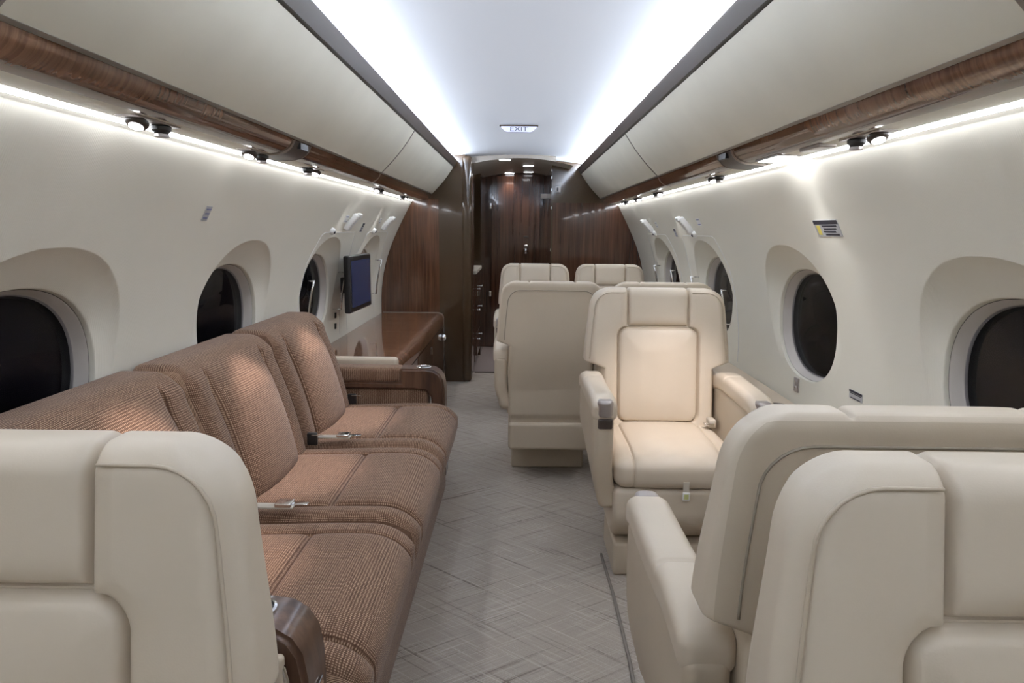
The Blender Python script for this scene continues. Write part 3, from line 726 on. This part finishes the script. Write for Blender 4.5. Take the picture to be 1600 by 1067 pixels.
# lap belts in the gaps
for yb, L in ((1.215+MW, 1), (1.215+2*MW, 1), (3.26, 0), (1.60, 0)):
    b = softpart('belt_anchor', (.04, .018, .05), .005, tuple(np.array((-.815, yb, .472))-SO), M['black'], sofa, n=(1, 1, 1))
    softpart('anchor_edge', (.05, .005, .004), .0015, tuple(np.array((-.79, yb-.012, .49))-SO), M['chrome'], b, n=(1, 1, 1))
    if L:
        softpart('belt_strap', (.13, .035, .006), .002, tuple(np.array((-.735, yb+.03, .472))-SO), M['belt'], sofa, n=(2, 1, 1))
        bk = softpart('belt_buckle', (.05, .045, .014), .004, tuple(np.array((-.70, yb+.035, .478))-SO), M['chrome'], sofa, n=(1, 1, 1))
        softpart('buckle_tongue', (.05, .02, .004), .001, tuple(np.array((-.655, yb+.04, .476))-SO), M['chrome'], bk, n=(1, 1, 1))

# ------------------------------------------------------------------ armchairs (front towards -y, crease of seat and back at y=0)
ZB, ZT = .17, 1.06
TILT = math.tan(rad(9.0))
def make_chair():
    t = thing('armchair', 'chair', 'armchair')
    hz = (ZT-ZB)/2; cz = (ZT+ZB)/2
    def near(vals, sp): return [x+d for x in vals for d in (-3*sp, -2*sp, -sp, -.5*sp, 0, .5*sp, sp, 2*sp, 3*sp)]
    ix = near([-.168, -.127, .127, .168], .0035)
    ix += lin(.114, .182, 18)+lin(-.182, -.114, 18)
    iz = lin(.845-cz, .915-cz, 18)+near([.902-cz], .004)+near([.515-cz], .005)+near([.745-cz], .006)
    P, F, P0 = softbox((.55, .13, 2*hz), .032, (ix, (), iz), (44, 3, 60))
    x, y, z = P0[:, 0].copy(), P0[:, 1].copy(), P0[:, 2]+cz
    front = sstep(.0, -.05, P[:, 1]); rear = sstep(0, .05, P[:, 1])
    Z = P[:, 2]+cz
    # outline: round shoulders, wings that step in above the arms
    R = .085
    hw = .285+.022*(1-sstep(.75, 1.05, Z))
    dz = np.clip(Z-(ZT-R), 0, R); hw = hw-(R-np.sqrt(np.maximum(R*R-dz*dz, 0)))*.85
    step = 1-sstep(.725, .755, Z); hw = hw-.068*step
    ax_ = np.abs(P[:, 0]); P[:, 0] = np.sign(P[:, 0])*np.where(ax_ < .185, ax_*np.minimum(1, (hw-.02)/.185), np.minimum(.185, hw-.02)+(ax_-.185)/.09*(hw-np.minimum(.185, hw-.02)))
    xx = P[:, 0]
    # seams
    dh = np.minimum(np.where(Z > .900, np.abs(np.abs(x)-.127), 9), np.where(np.abs(x) < .127, np.abs(Z-.902), 9))
    sd = rrect_sdf(x, Z, 0, .70, .168, .197, .04)
    g = np.maximum(groove(dh, .0055), groove(sd, .0055)*(Z < .9015))
    edge = groove((np.abs(xx)-(hw-.030))/1.0, .003)*(Z > .74)*(Z < ZT-.03)
    edge = np.maximum(edge, groove(Z-(ZT-.032), .003)*(np.abs(x) > .127)*(np.abs(x) < .22))
    ph = .012*np.clip(1-(np.abs(x)/.127)**4, 0, 1)**.5*(np.abs(x) < .127)*sstep(.902, .93, Z)
    pl_ = .022*np.clip(-sd/.09, 0, 1)**.5*(sd < 0)
    dd_ = np.minimum(np.where(Z > .902, np.maximum(np.abs(x)-.127, 0), 9), np.where(sd > 0, sd, 0)); pw = .012*np.clip(dd_/.03, 0, 1)**.5*sstep(.275, .24, np.abs(x))
    P[:, 1] -= (ph+pl_+pw-.013*g)*front
    # seams running over the top into the back
    tw = sstep(ZT-.03, ZT-.005, Z)
    P[:, 2] -= .009*groove(np.abs(np.abs(x)-.127), .005)*tw*sstep(.065, .03, y)
    # back of the shell: piping seam inset from the outline
    sb = rrect_sdf(xx, Z, 0, .60, 9, .415, .0)
    back_out = np.minimum(hw-.040-np.abs(xx), (ZT-.045)-Z)
    P[:, 1] -= .012*sstep(.352, .340, Z)*rear
    P[:, 2] += cz
    # thinner at the top, reclined
    P[:, 1] += .065; P[:, 1] *= 1.0-.42*sstep(.6, 1.06, P[:, 2])*sstep(.0, .07, P[:, 1])
    P[:, 1] += np.where(P[:, 2] > .49, (P[:, 2]-.49)*TILT, 0)
    P[:, 1] -= .05*sstep(.49, .2, P[:, 2])*0
    fx = np.array([[np.mean(x[list(f)]), np.mean(Z[list(f)]), np.mean(y[list(f)]), np.mean(sd[list(f)])] for f in F])
    head = (np.abs(fx[:, 0]) < .127) & (fx[:, 1] > .902) & (fx[:, 2] < .05)
    lum = (fx[:, 3] < 0) & (fx[:, 1] < .902) & (fx[:, 2] < -.06) & ~head
    rearp = (fx[:, 2] > .0649) & (fx[:, 1] > .30)
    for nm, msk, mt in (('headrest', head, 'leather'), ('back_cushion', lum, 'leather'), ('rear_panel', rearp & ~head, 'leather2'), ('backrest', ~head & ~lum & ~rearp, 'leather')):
        ids = np.where(msk)[0]; vm = {}; VV = []; FF = []
        for f in ids:
            q = []
            for v in F[f]:
                if v not in vm: vm[v] = len(VV); VV.append(P[v])
                q.append(vm[v])
            FF.append(q)
        put(nm, me_from(nm, VV, FF), M[mt], t)
    def hwz(z): return float(.285+.022*(1-sstep(.75, 1.05, z)))
    def seam_path(ins, top_in, xend, zlo, yf):
        zt = ZT-top_in; r_ = .07; pts = []; hx = hwz(zt-r_)-ins
        for z in np.linspace(zlo, zt-r_, 9): pts.append((hwz(z)-ins, z))
        for a in np.linspace(0, math.pi/2, 8)[1:]: pts.append((hx-r_+r_*math.cos(a), zt-r_+r_*math.sin(a)))
        for x_ in np.linspace(hx-r_, xend, 6)[1:]: pts.append((x_, zt))
        return [(x_, yf(z), z) for x_, z in pts]
    yfr = lambda z: max(0, z-.49)*TILT-.0046-.0062*float(sstep(.94, 1.03, z))
    yrr = lambda z: .13*(1-.42*float(sstep(.6, 1.06, z)))+max(0, z-.49)*TILT+.0004
    for s in (-1, 1):
        put('piping', tube_me('piping', [(s*a, b, c) for a, b, c in seam_path(.0185, .017, .140, .765, yfr)], .0024, 6), M['leather2'], t)
    half = seam_path(.045, .045, .0, .76, yrr)
    put('rear_piping', tube_me('rear_piping', [(-a, b, c) for a, b, c in half]+[(a, b, c) for a, b, c in half[::-1]][1:], .0022, 6), M['seam'], t)
    # seat cushion
    ixs = near([-.165, .165], .003)
    P, F, P0 = softbox((.475, .51, .125), .045, (ixs, (), ()), (24, 26, 4))
    x = P0[:, 0]; topw = sstep(.0, .07, P[:, 2]); fr = sstep(-.19, -.25, P[:, 1])
    s_ = groove(np.abs(np.abs(x)-.165), .004)
    wr = .0035*np.sin(P[:, 0]*34+P[:, 1]*22)*np.exp(-((P[:, 1]+.17)/.10)**2)+.002*np.sin(P[:, 0]*60-P[:, 1]*75)*np.exp(-((P[:, 1]+.2)/.07)**2)
    P[:, 2] += (.012*np.clip(1-(np.abs(x)/.165)**3, 0, 1)**.5*(np.abs(x) < .165)-.007*s_+wr*(np.abs(x) < .15))*topw
    P[:, 1] -= (.010*np.clip(1-(np.abs(x)/.165)**3, 0, 1)**.5-.006*s_)*fr*(1-topw)
    P[:, 2] -= .02*sstep(-.10, -.26, P[:, 1])*topw
    P += np.array((0, -.185, .432))
    put('seat_cushion', me_from('seat_cushion', P, F), M['leather'], t)
    # base: front panel, plinth
    def wb(P):
        P[:, 1] += .12*sstep(.26, .13, P[:, 2])*(P[:, 1] < -.2); P[:, 0] *= 1-.10*sstep(.2, .1, P[:, 2]); return P
    softpart('base_panel', (.475, .40, .235), .02, (0, -.232, .253), M['leather'], t, wb, n=(3, 4, 6))
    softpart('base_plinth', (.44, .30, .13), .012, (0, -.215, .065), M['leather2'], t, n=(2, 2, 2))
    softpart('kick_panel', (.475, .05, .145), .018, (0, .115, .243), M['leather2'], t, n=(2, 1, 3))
    # pull strap with tag
    st = softpart('pull_strap', (.022, .004, .05), .0015, (.02, -.452, .385), M['belt'], t, n=(1, 1, 1))
    softpart('strap_label', (.026, .006, .03), .002, (.02, -.456, .357), M['white'], st, n=(1, 1, 1))
    box('label_print', (.012, -.4602, .348), (.028, -.4588, .366), M['tag'], st)
    for s in (-1, 1):
        side = 'l' if s < 0 else 'r'
        def wa(P):
            z = P[:, 2]; yb = (P[:, 1]+.45)/.56                            # 0 at the front, 1 at the rear
            low = sstep(.50, .24, z)
            P[:, 0] -= s*.035*low**2
            P[:, 2] = z+.10*np.clip(yb, 0, 1)*sstep(.60, .26, z)
            P[:, 2] += .02+.012*np.clip(yb, 0, 1)*sstep(.3, .6, z)
            P[:, 1] += .05*sstep(.55, .26, z)*(1-np.clip(yb, 0, 1))
            return P
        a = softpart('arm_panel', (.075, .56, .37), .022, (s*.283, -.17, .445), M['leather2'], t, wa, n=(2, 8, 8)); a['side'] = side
        def wp(P):
            y0_ = P[:, 1].copy(); yb = np.clip((P[:, 1]+.45)/.56, 0, 1); P[:, 2] += .012*yb-.03*sstep(-.06, .11, y0_)**1.5; P[:, 2] -= .006*groove(y0_+.09, .006)*(P[:, 2] > .69)
            P[:, 2] -= .014*sstep(.12, 0, yb); P[:, 0] += s*.006*np.sin(yb*3.1); return P
        p = softpart('arm_pad', (.092, .56, .075), .026, (s*.280, -.175, .678), M['leather'], t, wp, inner=((), near([.095], .006), ()), n=(3, 14, 2)); p['side'] = side
        def wc(P):
            P[:, 1] += .012*((P[:, 0]-s*.279)/.03)**2; return P
        c = softpart('ash_tray_lid', (.058, .05, .062), .014, (s*.279, -.442, .677), M['taupe_metal'], t, wc, n=(3, 2, 3)); c['side'] = side
        c = softpart('control_insert', (.052, .02, .036), .006, (s*.279, -.449, .622), M['brown_plastic'], t, n=(2, 1, 2)); c['side'] = side
        u = softpart('belt_anchor', (.03, .05, .035), .006, (s*.215, -.04, .515), M['black'] if s < 0 else M['belt'], t, n=(1, 1, 1))
        if s > 0:
            softpart('buckle_plate', (.04, .03, .012), .003, (.20, -.06, .515), M['chrome'], t, n=(1, 1, 1))
    return t
ch = make_chair()
GA, GB = 'single aisle armchairs', 'paired conference armchairs'
ch.location = (.590, 2.80, 0); tag(ch, 'cream leather armchair facing the camera in the middle of the right side', 'armchair', GA)
NAR = (.90, 1, .987)
dup(ch, (-.598, .63, 0), 0, 'cream leather armchair at the bottom left corner, facing the camera', GA)
dup(ch, (.575, .590, 0), 0, 'cream leather armchair at the bottom right corner, facing the camera', GA)
dup(ch, (.577, 1.05, 0), math.pi, 'cream leather armchair seen from behind, back to back with the bottom right one', GA)
dup(ch, (.165, 3.56, 0), math.pi, 'cream armchair seen from behind beside the aisle, left of the middle armchair', GB, NAR)
dup(ch, (.718, 3.56, 0), math.pi, 'cream armchair seen from behind by the right windows, mostly hidden by the middle armchair', GB, NAR, ('r', 'l'))
dup(ch, (.120, 5.11, 0), 0, 'far cream armchair of the forward pair, on the aisle side', GB, NAR)
dup(ch, (.688, 5.11, 0), 0, 'far cream armchair of the forward pair, on the window side', GB, NAR, ('l',))
